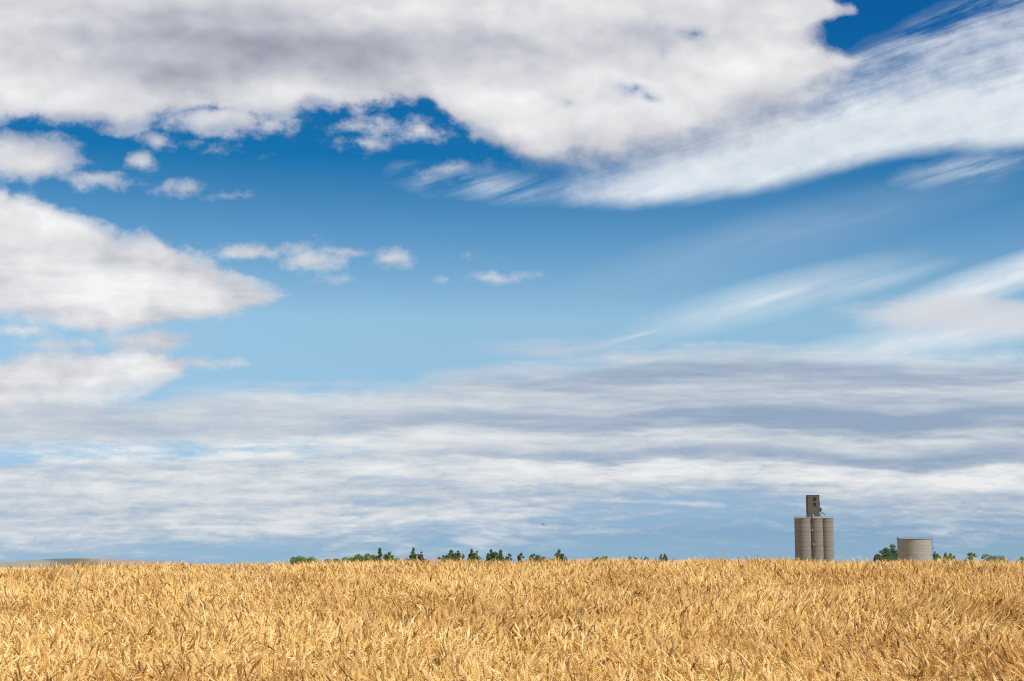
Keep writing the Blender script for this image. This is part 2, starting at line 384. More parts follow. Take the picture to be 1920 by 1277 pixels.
hill('hills', mh, [(-260, 1066), (-120, 1060), (0, 1055), (40, 1051), (90, 1048), (140, 1046.6), (185, 1047), (240, 1049), (300, 1053), (360, 1056), (420, 1060), (520, 1068)], 4000, 1400)
mh2, g, b, o = material('pale_stubble_hill', 1.0, 0.0)
ox, oy, oz = xyz(g, o)
g.put(b.inputs['Base Color'], g.mix(g.sm(g.noise(g.vec(ox * 0.006, oy * 0.002, oz * 0.1), 1.0, 5, 0.6), 0.4, 0.62), (0.28, 0.22, 0.185), (0.20, 0.17, 0.15)))
hill('hills', mh2, [(960, 1066), (1020, 1056), (1075, 1048.5), (1120, 1047), (1160, 1046), (1200, 1047.4), (1240, 1049.5), (1268, 1050.5), (1300, 1048.5), (1340, 1050), (1430, 1056), (1520, 1066)], 5200, 1500)

# ------------------------------------------------------------------ wheat
def wheat_material():
    m, g, b, o = material('dry_wheat', 0.62, 0.35)
    oi = g.N.new('ShaderNodeObjectInfo'); rnd = E(g, oi.outputs['Random'])
    at_ = g.N.new('ShaderNodeAttribute'); at_.attribute_name = 'part'; part = E(g, at_.outputs['Fac'])     # 0 stem, 1 head
    ge = g.N.new('ShaderNodeNewGeometry'); pos = E(g, ge.outputs['Position'])
    patch = g.noise(pos, 0.5, 5, 0.65)
    headc = g.ramp(rnd, [(0.0, (0.14, 0.055, 0.016)), (0.11, (0.34, 0.17, 0.045)), (0.18, (0.62, 0.39, 0.12)), (0.5, (0.77, 0.54, 0.20)), (0.85, (0.86, 0.66, 0.30)), (1.0, (0.92, 0.80, 0.50))])  # low end: random heads coloured dark brown, shade put into the colour
    stemc = g.ramp(rnd, [(0.0, (0.60, 0.38, 0.10)), (0.5, (0.78, 0.56, 0.20)), (1.0, (0.88, 0.72, 0.36))])
    c = g.mix(part, stemc, headc)
    fine = g.noise(pos, 160.0, 3, 0.6)
    c = g.mul(c, g.ramp(fine, [(0.25, (.86, .84, .80)), (0.75, (1.08, 1.08, 1.07))]))
    c = g.mul(c, g.ramp(patch, [(0.34, (.70, .54, .35)), (0.50, (1.0, .97, .92)), (0.68, (1.04, 1.04, 1.04))]))
    g.put(b.inputs['Base Color'], c)
    tr = g.N.new('ShaderNodeBsdfTranslucent'); g.put(tr.inputs[0], c)
    mx = g.N.new('ShaderNodeMixShader'); mx.inputs[0].default_value = 0.32
    out = [n for n in g.N if n.type == 'OUTPUT_MATERIAL'][0]
    g.L.new(b.outputs[0], mx.inputs[1]); g.L.new(tr.outputs[0], mx.inputs[2]); g.L.new(mx.outputs[0], out.inputs[0])
    return m
MW = wheat_material()
def wheat_plant(name, rs, nod, droop_len, awn, leaves):
    """one ripe wheat stalk: straw, bent neck, two-rowed head of spikelets, dry leaves"""
    m = MB(); part = []
    H = STALK * rs.uniform(0.94, 1.06) * 0.93
    lean = rs.uniform(-0.05, 0.05), rs.uniform(-0.05, 0.05)
    pts = [Vector((0, 0, 0))]; 
    for i in range(1, 4): t = i / 3; pts.append(Vector((lean[0] * t * t, lean[1] * t * t, (H - droop_len) * t)))
    # neck bends towards +X by angle nod
    p = pts[-1].copy(); nseg = 4
    for i in range(1, nseg + 1):
        a = nod * 0.75 * i / nseg; p = p + Vector((math.sin(a), 0, math.cos(a))) * (droop_len / nseg); pts.append(p.copy())
    n0 = len(m.f); m.tube(pts, [0.0022] * 4 + [0.0018] * nseg, 3, False); part += [0.0] * (len(m.f) - n0)
    # head
    L = rs.uniform(0.080, 0.112); ns = int(L / 0.0058); w = 0.0062
    dirs = []; q = p.copy(); a = nod * 0.75; tw = rs.uniform(0, math.pi)
    n0 = len(m.f)
    for i in range(ns):
        t = i / (ns - 1); a = nod * (0.75 + 0.25 * t) + 0.25 * nod * t
        d = Vector((math.sin(a), 0, math.cos(a))); side0 = Vector((0, 1, 0)); side1 = d.cross(side0)
        side = side0 * math.cos(tw) + side1 * math.sin(tw); flat = d.cross(side)
        s_ = (1 if i % 2 else -1); size = (0.55 + 0.6 * math.sin(math.pi * min(1, t * 0.85 + 0.12))) 
        c = q + side * s_ * w * 0.52 * size
        dd = (d * 1.0 + side * s_ * 0.42).normalized(); sp = dd.cross(flat).normalized()
        l = 0.0135 * size; ww = 0.0042 * size; ff = 0.0040 * size
        vs = [c - dd * l * 0.42, c + sp * ww, c + flat * ff, c - sp * ww, c - flat * ff, c + dd * l * 0.68]
        m.add(vs, [(0, 2, 1), (0, 3, 2), (0, 4, 3), (0, 1, 4), (5, 1, 2), (5, 2, 3), (5, 3, 4), (5, 4, 1)])
        if awn and (i % 3 == 0 or t > 0.75):
            al = awn * rs.uniform(0.5, 1.1); tip = c + dd * (l * 0.6 + al) + d * al * 0.4
            m.add([c + dd * l * 0.6 + flat * 0.0005, c + dd * l * 0.6 - flat * 0.0005, tip], [(0, 1, 2)])
        q = q + d * (L / ns)
    part += [1.0] * (len(m.f) - n0)
    # dry leaves
    for k in range(leaves):
        z0 = (H - droop_len) * rs.uniform(0.55, 1.0); az = rs.uniform(0, 6.28); ln = rs.uniform(0.10, 0.22); wd = rs.uniform(0.003, 0.0055)
        base = Vector((lean[0] * 0.7, lean[1] * 0.7, z0)); hd = Vector((math.cos(az), math.sin(az), 0)); sd_ = Vector((-hd.y, hd.x, 0))
        prev = None; el_ = rs.uniform(0.7, 1.35); pp = base.copy(); vs = []; ns_ = 5; curl = rs.uniform(0.2, 0.6); tw0 = rs.uniform(-0.6, 0.6)
        for i in range(ns_ + 1):
            t = i / ns_; wv = wd * (1 - t) ** 0.7; sv = (sd_ * math.cos(tw0 * t * 3) + Vector((0, 0, 1)) * math.sin(tw0 * t * 3)) * wv
            vs += [pp - sv, pp + sv]; el_ -= curl; pp = pp + (hd * math.cos(el_) + Vector((0, 0, 1)) * math.sin(el_)) * (ln / ns_)
        n0 = len(m.f); m.add(vs, [(2 * i, 2 * i + 1, 2 * i + 3, 2 * i + 2) for i in range(ns_)]); part += [0.35] * (len(m.f) - n0)
    me = bpy.data.meshes.new(name); me.from_pydata(m.v, [], m.f); me.materials.append(MW)
    at_ = me.attributes.new('part', 'FLOAT', 'FACE'); at_.data.foreach_set('value', part)
    return bpy.data.objects.new(name, me)
rs_ = random.Random(3)
kinds = bpy.data.collections.new('wheat_kinds')
NK = 16
for i in range(NK):
    nod = [0.25, 0.5, 0.8, 1.0, 1.25, 1.5, 1.8, 2.1, 0.35, 0.65, 1.1, 1.35, 1.6, 1.95, 2.3, 0.9][i]
    kinds.objects.link(wheat_plant('wheat_plant_%02d' % i, rs_, nod, rs_.uniform(0.10, 0.2), [0.022, 0.04, 0.055][i % 3], 1 + i % 2))

def lattice_noise(x, y, s, seed):
    r = np.random.default_rng(seed); T = r.random((256, 256))
    u = x / s; v = y / s; i = np.floor(u).astype(int); j = np.floor(v).astype(int); fu = u - i; fv = v - j
    fu = fu * fu * (3 - 2 * fu); fv = fv * fv * (3 - 2 * fv)
    return (T[i % 256, j % 256] * (1 - fu) + T[(i + 1) % 256, j % 256] * fu) * (1 - fv) + (T[i % 256, (j + 1) % 256] * (1 - fu) + T[(i + 1) % 256, (j + 1) % 256] * fu) * fv
def wheat_points():
    out = []
    for y0, y1, dens in ((5.5, 10, 520), (10, 17, 540), (17, 30, 520), (30, 35, 330), (35, 45, 110)):
        hw = 0.335 * y1 + 2.2; n = int(dens * (y1 - y0) * 2 * hw)
        x = rng.uniform(-hw, hw, n); y = rng.uniform(y0, y1, n)
        k = np.abs(x) < 0.335 * y + 2.2; out.append(np.stack([x[k], y[k]], 1))
    for y0, y1, dens in ((2.0, 12, 150), (12, 35, 130)):           # the crop goes on past both sides of the view
        hw = 0.335 * y1 + 12; n = int(dens * (y1 - y0) * 2 * hw)
        x = rng.uniform(-hw, hw, n); y = rng.uniform(y0, y1, n)
        k = np.abs(x) > np.maximum(0, 0.335 * y + 2.2) * (y > 5.5); out.append(np.stack([x[k], y[k]], 1))
    return np.concatenate(out)
P_ = wheat_points(); x, y = P_[:, 0], P_[:, 1]
# thin out a little in patches so that the canopy has hollows
keep = rng.random(len(x)) < 0.42 + 0.85 * lattice_noise(x, y, 0.45, 11)
x, y = x[keep], y[keep]; N_ = len(x)
lodge = lattice_noise(x, y, 1.3, 5) * 0.6 + lattice_noise(x, y, 0.5, 6) * 0.4
ldir = lattice_noise(x, y, 2.2, 8) * 6.28 * 1.3
hgt = 1.0 + (lattice_noise(x, y, 0.7, 9) - 0.5) * 0.13 + rng.normal(0, 0.024, N_)
hgt -= 0.14 * np.clip((lodge - 0.55) * 6, 0, 1)
tall = rng.random(N_) < 0.006; hgt[tall] += rng.uniform(0.03, 0.07, tall.sum())
tilt = np.abs(rng.normal(0, 0.12, N_)) + 0.45 * np.clip((lodge - 0.5) * 3, 0, 1)
ta = np.where(rng.random(N_) < 0.45, ldir + rng.normal(0, 0.5, N_), rng.uniform(0, 6.28, N_))
spin = rng.uniform(0, 6.28, N_)
# wind leans the nodding heads mostly one way
windy = rng.random(N_) < 0.5; spin[windy] = ldir[windy] * 0.4 + rng.normal(0.2, 0.8, windy.sum())
z = canopy(x, y) - STALK
rot = np.zeros((N_, 3), np.float32)
rot[:, 0] = np.sin(ta) * tilt; rot[:, 1] = np.cos(ta) * tilt; rot[:, 2] = spin
me = bpy.data.meshes.new('wheat_field'); me.vertices.add(N_)
me.vertices.foreach_set('co', np.stack([x, y, z], 1).astype(np.float32).ravel())
a_ = me.attributes.new('rot', 'FLOAT_VECTOR', 'POINT'); a_.data.foreach_set('vector', rot.ravel())
a_ = me.attributes.new('siz', 'FLOAT', 'POINT'); a_.data.foreach_set('value', hgt.astype(np.float32))
a_ = me.attributes.new('pick', 'INT', 'POINT'); a_.data.foreach_set('value', rng.integers(0, NK, N_).astype(np.int32))
me.materials.append(MW)
wf = bpy.data.objects.new('wheat_field', me); COL.objects.link(wf)
tag(wf, 'golden ripe wheat field filling the foreground up to its crest', 'wheat', kind='stuff')
ng = bpy.data.node_groups.new('plant_wheat', 'GeometryNodeTree')
ng.interface.new_socket('Geometry', in_out='INPUT', socket_type='NodeSocketGeometry'); ng.interface.new_socket('Geometry', in_out='OUTPUT', socket_type='NodeSocketGeometry')
gi = ng.nodes.new('NodeGroupInput'); go = ng.nodes.new('NodeGroupOutput')
ip = ng.nodes.new('GeometryNodeInstanceOnPoints'); ci = ng.nodes.new('GeometryNodeCollectionInfo')
ci.inputs['Collection'].default_value = kinds; ci.inputs['Separate Children'].default_value = True; ci.inputs['Reset Children'].default_value = True
def named(n_, t_):
    q = ng.nodes.new('GeometryNodeInputNamedAttribute'); q.data_type = t_; q.inputs[0].default_value = n_
    return [o_ for o_ in q.outputs if o_.enabled and o_.name == 'Attribute'][0]
er = ng.nodes.new('FunctionNodeEulerToRotation'); ng.links.new(named('rot', 'FLOAT_VECTOR'), er.inputs[0])
ng.links.new(gi.outputs[0], ip.inputs['Points']); ng.links.new(ci.outputs[0], ip.inputs['Instance'])
ip.inputs['Pick Instance'].default_value = True
ng.links.new(named('pick', 'INT'), ip.inputs['Instance Index']); ng.links.new(er.outputs[0], ip.inputs['Rotation'])
ng.links.new(named('siz', 'FLOAT'), ip.inputs['Scale']); ng.links.new(ip.outputs[0], go.inputs[0])
md = wf.modifiers.new('plants', 'NODES'); md.node_group = ng

# ------------------------------------------------------------------ trees
def leaf_material(name, c1, c2):
    m, g, b, o = material(name, 0.6, 0.3)
    ge = g.N.new('ShaderNodeNewGeometry'); r_ = E(g, ge.outputs['Random Per Island']); n = g.noise(o, 0.5, 3, 0.5)
    c = g.mix((r_ * 0.6 + n * 0.5).clamp(), c1, c2); g.put(b.inputs['Base Color'], c)
    tr = g.N.new('ShaderNodeBsdfTranslucent'); g.put(tr.inputs[0], c)
    mx = g.N.new('ShaderNodeMixShader'); mx.inputs[0].default_value = 0.2
    out = [n for n in g.N if n.type == 'OUTPUT_MATERIAL'][0]
    g.L.new(b.outputs[0], mx.inputs[1]); g.L.new(tr.outputs[0], mx.inputs[2]); g.L.new(mx.outputs[0], out.inputs[0])
    return m
LEAF = {'dark': leaf_material('dark_leaves', (0.024, 0.046, 0.018), (0.062, 0.108, 0.036)),
        'mid': leaf_material('green_leaves', (0.045, 0.085, 0.018), (0.11, 0.175, 0.04)),
        'light': leaf_material('pale_leaves', (0.08, 0.13, 0.03), (0.16, 0.22, 0.07)),
        'grey': leaf_material('grey_twigs', (0.035, 0.035, 0.03), (0.09, 0.09, 0.07))}
BARK = plain('bark', (0.075, 0.058, 0.042), 0.95, var=0.3)
GZ = -2.0
def tree(px0, px1, top, shape, tone, label, D=1350.0, cat='tree', group='trees along the horizon beyond the wheat'):
    rr = random.Random(int(px0 * 7 + top * 3)); u = D / FPX
    cx = at((px0 + px1) / 2, 1050, D).x; ztop = at(960, top, D).z; W = (px1 - px0) * u / 2 * 1.1; H = ztop - float(ground_z(cx, D)); gz = float(ground_z(cx, D))
    D = D + rr.uniform(-12, 12)
    root = empty('tree' if cat == 'tree' else 'bush', (cx, D, gz)); tag(root, label, cat, group)
    lumps = []                                              # (centre, radii)
    if shape == 'round':
        z0 = 0.16 if cat == 'bush' else 0.30
        for k in range(16):
            a = rr.uniform(0, 6.28); d = W * math.sqrt(rr.random()) * 0.72; x_ = d * math.cos(a); y_ = d * math.sin(a)
            ztop_ = H * (1.05 - 0.30 * (d / W) ** 2) ; r_ = W * rr.uniform(0.24, 0.40)
            lumps.append((Vector((x_, y_, max(H * z0, ztop_ - r_ * 0.75 - rr.random() ** 2 * H * 0.45))), (r_, r_, r_ * 0.75)))
            lumps.append((Vector((x_ * 1.1, y_, H * rr.uniform(z0, 0.62))), (r_, r_, H * 0.14)))
    elif shape == 'spire':
        for k in range(13):
            t = (k + 0.3) / 13; r_ = W * (0.34 + 0.72 * (1 - t) ** 0.8) * rr.uniform(0.75, 1.1) * 0.85
            a = rr.uniform(0, 6.28); d = W * 0.42 * (1 - t); lumps.append((Vector((d * math.cos(a), d * math.sin(a), H * (0.15 + 0.82 * t))), (r_, r_, H * 0.085)))
        lumps.append((Vector((0, 0, H * 0.94)), (W * 0.14, W * 0.14, H * 0.06)))
    elif shape == 'plumes':                                 # several upright poplar-like leaders
        nl = max(3, int(W / (H * 0.16) * 1.6)); 
        for k in range(nl):
            x_ = -W + 2 * W * (k + 0.5) / nl; x_ *= 0.80; hh = H * rr.uniform(0.72, 1.0) * (1 - 0.22 * abs(x_ / W)); y_ = rr.uniform(-0.4, 0.4) * W; w_ = W / nl * rr.uniform(1.7, 2.5)
            if k == nl // 2: hh = H * 0.99
            for j in range(5):
                t = j / 4; r_ = w_ * (1.15 - 0.62 * t) * rr.uniform(0.8, 1.15)
                lumps.append((Vector((x_ + rr.uniform(-.25, .25) * w_, y_, hh * (0.30 + 0.64 * t))), (r_, r_, hh * 0.11)))
        for k in range(5): lumps.append((Vector((rr.uniform(-.6, .6) * W, rr.uniform(-.4, .4) * W, H * rr.uniform(0.3, 0.66))), (W * 0.42, W * 0.42, H * 0.15)))
    else:                                                   # loose: open broad-leaved crown with gaps
        for k in range(13):
            a = rr.uniform(0, 6.28); d = W * rr.uniform(0.2, 0.78); hz = rr.uniform(0.3, 0.93); k2 = math.sin(math.pi * min(1, (1.02 - hz) * 1.5 + 0.12))
            r_ = W * rr.uniform(0.26, 0.42); lumps.append((Vector((d * k2 * math.cos(a), d * k2 * math.sin(a), H * hz - r_ * 0.4)), (r_, r_, r_ * 0.8)))
        lumps.append((Vector((rr.uniform(-.2, .2) * W, 0, H - W * 0.22)), (W * 0.22, W * 0.22, W * 0.22)))
    vs = []; fs = []; ls = 0.34 * min(1.3, max(0.75, H / 11))
    for c, r_ in lumps:
        area = r_[0] * r_[2]; n_ = int(min(260, max(60, 75 * area ** 0.8)))
        for k in range(n_):
            d = Vector((rr.gauss(0, 1), rr.gauss(0, 1), rr.gauss(0, 1))).normalized() * (rr.random() ** 0.4 * rr.uniform(0.85, 1.15))
            p = c + Vector((d.x * r_[0], d.y * r_[1], d.z * r_[2]))
            if p.z < 0.3: continue
            a_ = Vector((rr.gauss(0, 1), rr.gauss(0, 1), rr.gauss(0, 1))).normalized(); b_ = a_.orthogonal().normalized(); s1 = ls * rr.uniform(0.6, 1.3); s2 = s1 * rr.uniform(0.5, 0.9)
            o_ = len(vs); vs += [p - a_ * s1, p + b_ * s2, p + a_ * s1, p - b_ * s2]; fs.append((o_, o_ + 1, o_ + 2, o_ + 3))
    m = MB(); m.add(vs, fs); m.build('crown', LEAF[tone], root)
    t_ = MB(); r0 = 0.16 + H * 0.016
    t_.tube([(0, 0, -0.3), (rr.uniform(-.15, .15), 0, H * 0.25), (rr.uniform(-.3, .3), 0, H * 0.5), (0, 0, H * 0.82)], [r0, r0 * 0.8, r0 * 0.5, r0 * 0.12], 6)
    for c, r_ in rr.sample(lumps, min(7, len(lumps))):
        z_ = c.z * rr.uniform(0.45, 0.7); t_.tube([(0, 0, z_), (c.x * 0.55, c.y * 0.55, (z_ + c.z) / 2 + 0.1 * H), tuple(c)], [r0 * 0.42, r0 * 0.26, r0 * 0.08], 4)
    t_.build('trunk', BARK, root)
    return root
T = [
 (543, 572, 1042, 'round', 'mid', 'rounded green tree at the left end of the whole tree line'),
 (562, 599, 1041.5, 'round', 'mid', 'low wide green tree just right of the rounded leftmost tree, gap on its right'),
 (605, 624, 1047.5, 'round', 'mid', 'lowest small green bush at the left start of the long low thicket'),
 (618, 642, 1046.5, 'round', 'dark', 'dark low bush second from the left in the long low thicket'),
 (636, 662, 1044.5, 'round', 'mid', 'green bush where the long low thicket begins to rise'),
 (654, 684, 1039.5, 'round', 'mid', 'broad green tree at the start of the tallest part of the low thicket'),
 (674, 704, 1038, 'round', 'mid', 'broad domed green tree, highest of the low thicket left of the dark spire'),
 (694, 716, 1041, 'round', 'mid', 'round green tree touching the left foot of the dark pointed spire tree'),
 (706, 721, 1027, 'spire', 'dark', 'tall dark pointed tree rising like a spire above the green thicket'),
 (720, 739, 1035.5, 'plumes', 'mid', 'green tree with feathery upright leaders right of the dark pointed spire'),
 (732, 749, 1045, 'round', 'mid', 'low green bush at the right end of the thicket with the dark spire'),
 (752, 768, 1046.5, 'round', 'dark', 'small low dark bush left of the tall dark tree under the small white cloud'),
 (766, 781, 1028, 'plumes', 'dark', 'tall narrow dark tree with a flat bushy top, beside a thin greyish tree'),
 (779, 797, 1033.5, 'loose', 'grey', 'thin greyish half-bare tree with sky showing through'),
 (790, 801, 1046, 'round', 'dark', 'tiny dark bush at the right foot of the greyish half-bare tree'),
 (820, 837, 1040.5, 'loose', 'dark', 'low dark tree at the left end of the four-part clump'),
 (834, 855, 1032, 'plumes', 'dark', 'dark ragged tree, tallest of the four-part clump, its second from left'),
 (852, 864, 1033, 'plumes', 'dark', 'narrow dark tree third from left in the four-part clump'),
 (861, 873, 1038.5, 'loose', 'dark', 'small leaning dark tree at the right end of the four-part clump'),
 (877, 891, 1030.5, 'plumes', 'dark', 'dark upright tree, left half of the pair standing between two larger clumps'),
 (887, 903, 1032.5, 'loose', 'mid', 'greener bushy tree, right half of the pair standing between two larger clumps'),
 (912, 931, 1031, 'plumes', 'dark', 'full dark tree forming the left half of the densest wide clump'),
 (928, 947, 1031.5, 'plumes', 'dark', 'full dark tree forming the right half of the densest wide clump'),
 (946, 963, 1037.5, 'loose', 'dark', 'smaller dark tree trailing right of the densest wide clump'),
 (968, 984, 1036, 'loose', 'dark', 'small open dark tree standing alone, gaps of sky in its crown'),
 (991, 1016, 1038.5, 'round', 'dark', 'flat-topped dark tree shaped like an umbrella'),
 (1011, 1027, 1044, 'round', 'mid', 'low light green bush on the right side of the flat-topped umbrella tree'),
 (1030, 1043, 1046.5, 'round', 'light', 'low pale green bush left of the slim dark tree below the bird'),
 (1041, 1058, 1031, 'plumes', 'dark', 'slim tall dark tree nearly below the bird'),
 (1054, 1065, 1043, 'loose', 'dark', 'small dark shrub-like tree leaning on the right of the slim tall tree'),
 (1107, 1115, 1047, 'loose', 'light', 'tiny pale tree at the left edge of the pair on the pale hill'),
 (1114, 1129, 1043.5, 'loose', 'mid', 'small green tree on the pale hill, left one of two nearly joined'),
 (1127, 1145, 1042.5, 'round', 'mid', 'small round green tree on the pale hill, right one of two nearly joined'),
 (1177, 1187, 1043.5, 'round', 'dark', 'small dark tree on the pale hill, left of the close pair of equals'),
 (1185, 1195, 1044, 'loose', 'mid', 'small green tree on the pale hill, right of the close pair of equals'),
 (1201, 1207, 1044.5, 'spire', 'mid', 'tiny pointed tree alone on the pale hill, thinnest of all'),
 (1207, 1218, 1043.5, 'loose', 'dark', 'small dark tree just right of the tiny pointed one on the pale hill'),
 (1235, 1244, 1039.5, 'plumes', 'dark', 'left one of the twin dark trees standing clear between hill and concrete silos'),
 (1242, 1252, 1038.5, 'plumes', 'dark', 'right one of the twin dark trees standing clear between hill and concrete silos'),
 (1637, 1653, 1038, 'loose', 'dark', 'low dark tree at the left end of the group beside the round concrete tank'),
 (1646, 1672, 1028, 'plumes', 'dark', 'dark middle-height tree between the low one and the tallest beside the tank'),
 (1659, 1690, 1021, 'plumes', 'dark', 'tallest bushy dark tree touching the left side of the round concrete tank'),
 (1743, 1751, 1027, 'loose', 'dark', 'narrow dark tree peeping out under the ladder of the round tank'),
 (1748, 1759, 1036.5, 'loose', 'dark', 'dark low tree at the right foot of the round concrete tank'),
 (1757, 1771, 1038, 'plumes', 'mid', 'green tree first in the even row right of the tank'),
 (1768, 1785, 1037, 'plumes', 'mid', 'green tree in the middle of the even row right of the tank'),
 (1781, 1799, 1038, 'plumes', 'mid', 'green tree last in the even row right of the tank'),
 (1800, 1816, 1048, 'round', 'light', 'very low pale bush in the gap before the right-hand trees'),
 (1817, 1835, 1035, 'loose', 'light', 'pale green open tree, tallest of the rightmost green group'),
 (1834, 1852, 1038, 'loose', 'light', 'pale green tree between the tallest pale one and the clipped-looking hedge'),
 (1905, 1915, 1044.5, 'loose', 'mid', 'tiny green tree alone close to the right edge of the picture'),
 (1917, 1926, 1043, 'loose', 'mid', 'tiny green tree cut by the right edge of the picture'),
]
for a in T:
    bush = 'bush' in a[5]
    tree(*a, D=(1420.0 if a[0] > 1600 else 1350.0), cat='bush' if bush else 'tree', group='bushes along the horizon beyond the wheat' if bush else 'trees along the horizon beyond the wheat')
# the even hedge far right: three rounded lobes of one planting
def hedge():
    D = 1400; u = D / FPX; rr = random.Random(77); c = at(1868, 1050, D); gz = float(ground_z(c.x, D))
    root = empty('hedge', (c.x, D, gz)); tag(root, 'long flat-topped green hedge near the right edge', 'hedge')
    W = 18 * u; H = at(960, 1041.5, D).z - gz; m = MB()
    vs = []; fs = []
    for k in range(4600):
        x_ = rr.uniform(-W, W); y_ = rr.uniform(-2.5, 2.5); top = H * (1 - 0.10 * math.sin(x_ * 0.9 + 1) ** 2 - 0.22 * (x_ / W) ** 6)
        p = Vector((x_, y_, top * (1 - rr.random() ** 1.3 * 0.92))); a_ = Vector((rr.gauss(0, 1), rr.gauss(0, 1), rr.gauss(0, 1))).normalized(); b_ = a_.orthogonal().normalized(); s1 = rr.uniform(0.2, 0.42)
        o_ = len(vs); vs += [p - a_ * s1, p + b_ * s1 * 0.7, p + a_ * s1, p - b_ * s1 * 0.7]; fs.append((o_, o_ + 1, o_ + 2, o_ + 3))
    m.add(vs, fs); m.build('foliage', LEAF['mid'], root)
    s = MB()
    for k in range(9): x_ = -W * 0.9 + 1.8 * W * k / 8; s.tube([(x_, 0, -0.2), (x_ + rr.uniform(-.4, .4), 0, H * 0.7)], [0.12, 0.05], 5)
    s.build('stem', BARK, root)
hedge()

# ------------------------------------------------------------------ concrete
def concrete(name, base, dark, line=1.2, warm=(0.1, 0.1, 0.1), axes=False):
    m, g, b, o = material(name, 0.92, 0.2)
    ox, oy, oz = xyz(g, o)
    ang = g.m('ARCTAN2', oy, ox)
    n1 = g.noise(o, 0.45, 6, 0.62); streak = g.noise(g.vec(ox * 1.4, oy * 1.4, oz * 0.07), 1.0, 6, 0.65)
    lift = g.noise(g.vec(ox * 0.05, oy * 0.05, oz * 1.3), 1.0, 5, 0.65)            # slip-form lifts: level bands
    t = (n1 * 0.35 + streak * 0.50 + lift * 1.0 - 0.52)
    c = g.mix(g.sm(t, 0.12, 0.62), dark, base)
    fr = g.m('FRACT', oz * (1.0 / line)); seam = g.sm(g.m('ABSOLUTE', fr - 0.5), 0.44, 0.5)
    c = g.mix(seam * 0.35, c, tuple(v * 0.62 for v in dark))
    spot = g.sm(g.noise(o, 0.9, 5, 0.7), 0.63, 0.70)
    c = g.mix(spot * 0.5, c, tuple(v * 1.25 for v in base))
    g.put(b.inputs['Base Color'], c)
    bp = g.N.new('ShaderNodeBump'); bp.inputs['Strength'].default_value = 0.35; bp.inputs['Distance'].default_value = 0.1
    g.put(bp.inputs['Height'], lift + n1 * 0.5); g.L.new(bp.outputs[0], b.inputs['Normal'])
    return m
MC = concrete('silo_concrete', (0.168, 0.153, 0.13), (0.097, 0.089, 0.077))
MCH = concrete('headhouse_concrete', (0.084, 0.074, 0.062), (0.048, 0.043, 0.037), 2.4)
MCT = concrete('tank_concrete', (0.225, 0.208, 0.185), (0.172, 0.159, 0.142), 2.1)
MRIM = plain('pale_concrete', (0.27, 0.25, 0.215), 0.9, var=0.2, scale=0.6)
MDARK = plain('dark_opening', (0.008, 0.009, 0.012), 0.9)
MSTEEL = plain('dark_steel', (0.045, 0.05, 0.06), 0.5, 0.5)
MRAIL = plain('grey_rail', (0.22, 0.27, 0.33), 0.55, 0.3)
MBLUE = plain('blue_rail', (0.045, 0.16, 0.30), 0.5, 0.2)
MPIPE = plain('weathered_pipe', (0.04, 0.038, 0.036), 0.6, 0.4)
MDOOR = plain('pale_door', (0.22, 0.21, 0.19), 0.7)

# ------------------------------------------------------------------ grain elevator
def ring(cx, cy, r, n=64): return [(cx + r * math.cos(2 * math.pi * k / n), cy + r * math.sin(2 * math.pi * k / n)) for k in range(n)]
def prism(m, pts, z0, z1):
    n = len(pts); lo = [(x, y, z0) for x, y in pts]; hi = [(x, y, z1) for x, y in pts]     # caps have their own corners: clean wall shading
    m.add(lo + hi, [(k, (k + 1) % n, n + (k + 1) % n, n + k) for k in range(n)])
    m.add(lo, [tuple(range(n))[::-1]]); m.add(hi, [tuple(range(n))])
    return m
def rail(m, path, z, h, step=1.6, r=0.035, closed=True):
    P = [Vector((a, b, z)) for a, b in path]
    if closed: P = P + [P[0]]
    for hz in (h, h * 0.5):
        for a, b in zip(P[:-1], P[1:]): m.tube([a + Vector((0, 0, hz)), b + Vector((0, 0, hz))], r, 4)
    acc = 0
    for a, b in zip(P[:-1], P[1:]):
        L = (b - a).length; d = -acc
        while d < L:
            if d >= 0: p = a.lerp(b, d / L); m.tube([p, p + Vector((0, 0, h))], r * 1.1, 4)
            d += step
        acc = (L - (d - step)) if L else acc
    return m
D = 1100.0; u = D / FPX
def X_(px): return at(px, 1000, D).x
cxE = X_(1526.6); gz = float(ground_z(cxE, D)) - 0.3
root = empty('grain_elevator', (cxE, D, gz)); tag(root, 'tall concrete grain elevator of three joined silos with a headhouse tower on top', 'grain elevator')
zt = at(1526, 972.3, D).z - gz                              # silo top above its base
off = [X_(1505.5) - cxE, X_(1531) - cxE, X_(1550.2) - cxE]
rad_ = [(X_(1521.5) - X_(1494)) / 2 + 0.0, 4.9, (X_(1562.8) - X_(1537.8)) / 2]
off = [X_(1493.9) - cxE + rad_[0], X_(1531.3) - cxE, X_(1562.9) - cxE - rad_[2]]
for r_, o_, dy in zip(rad_, off, (0.0, -0.05, 0.0)):
    m = prism(MB(), ring(0, 0, r_, 72), 0, zt); s = m.build('silo', MC, root, smooth=False); s.location = (o_, dy, 0)
    for p in s.data.polygons:
        if len(p.vertices) == 4: p.use_smooth = True
for r_, o_ in zip(rad_, off):                              # back row of the same house
    m = prism(MB(), ring(0, 0, r_, 72), 0, zt - 0.01); s = m.build('silo', MC, root); s.location = (o_, 8.0, 0)
    for p in s.data.polygons:
        if len(p.vertices) == 4: p.use_smooth = True
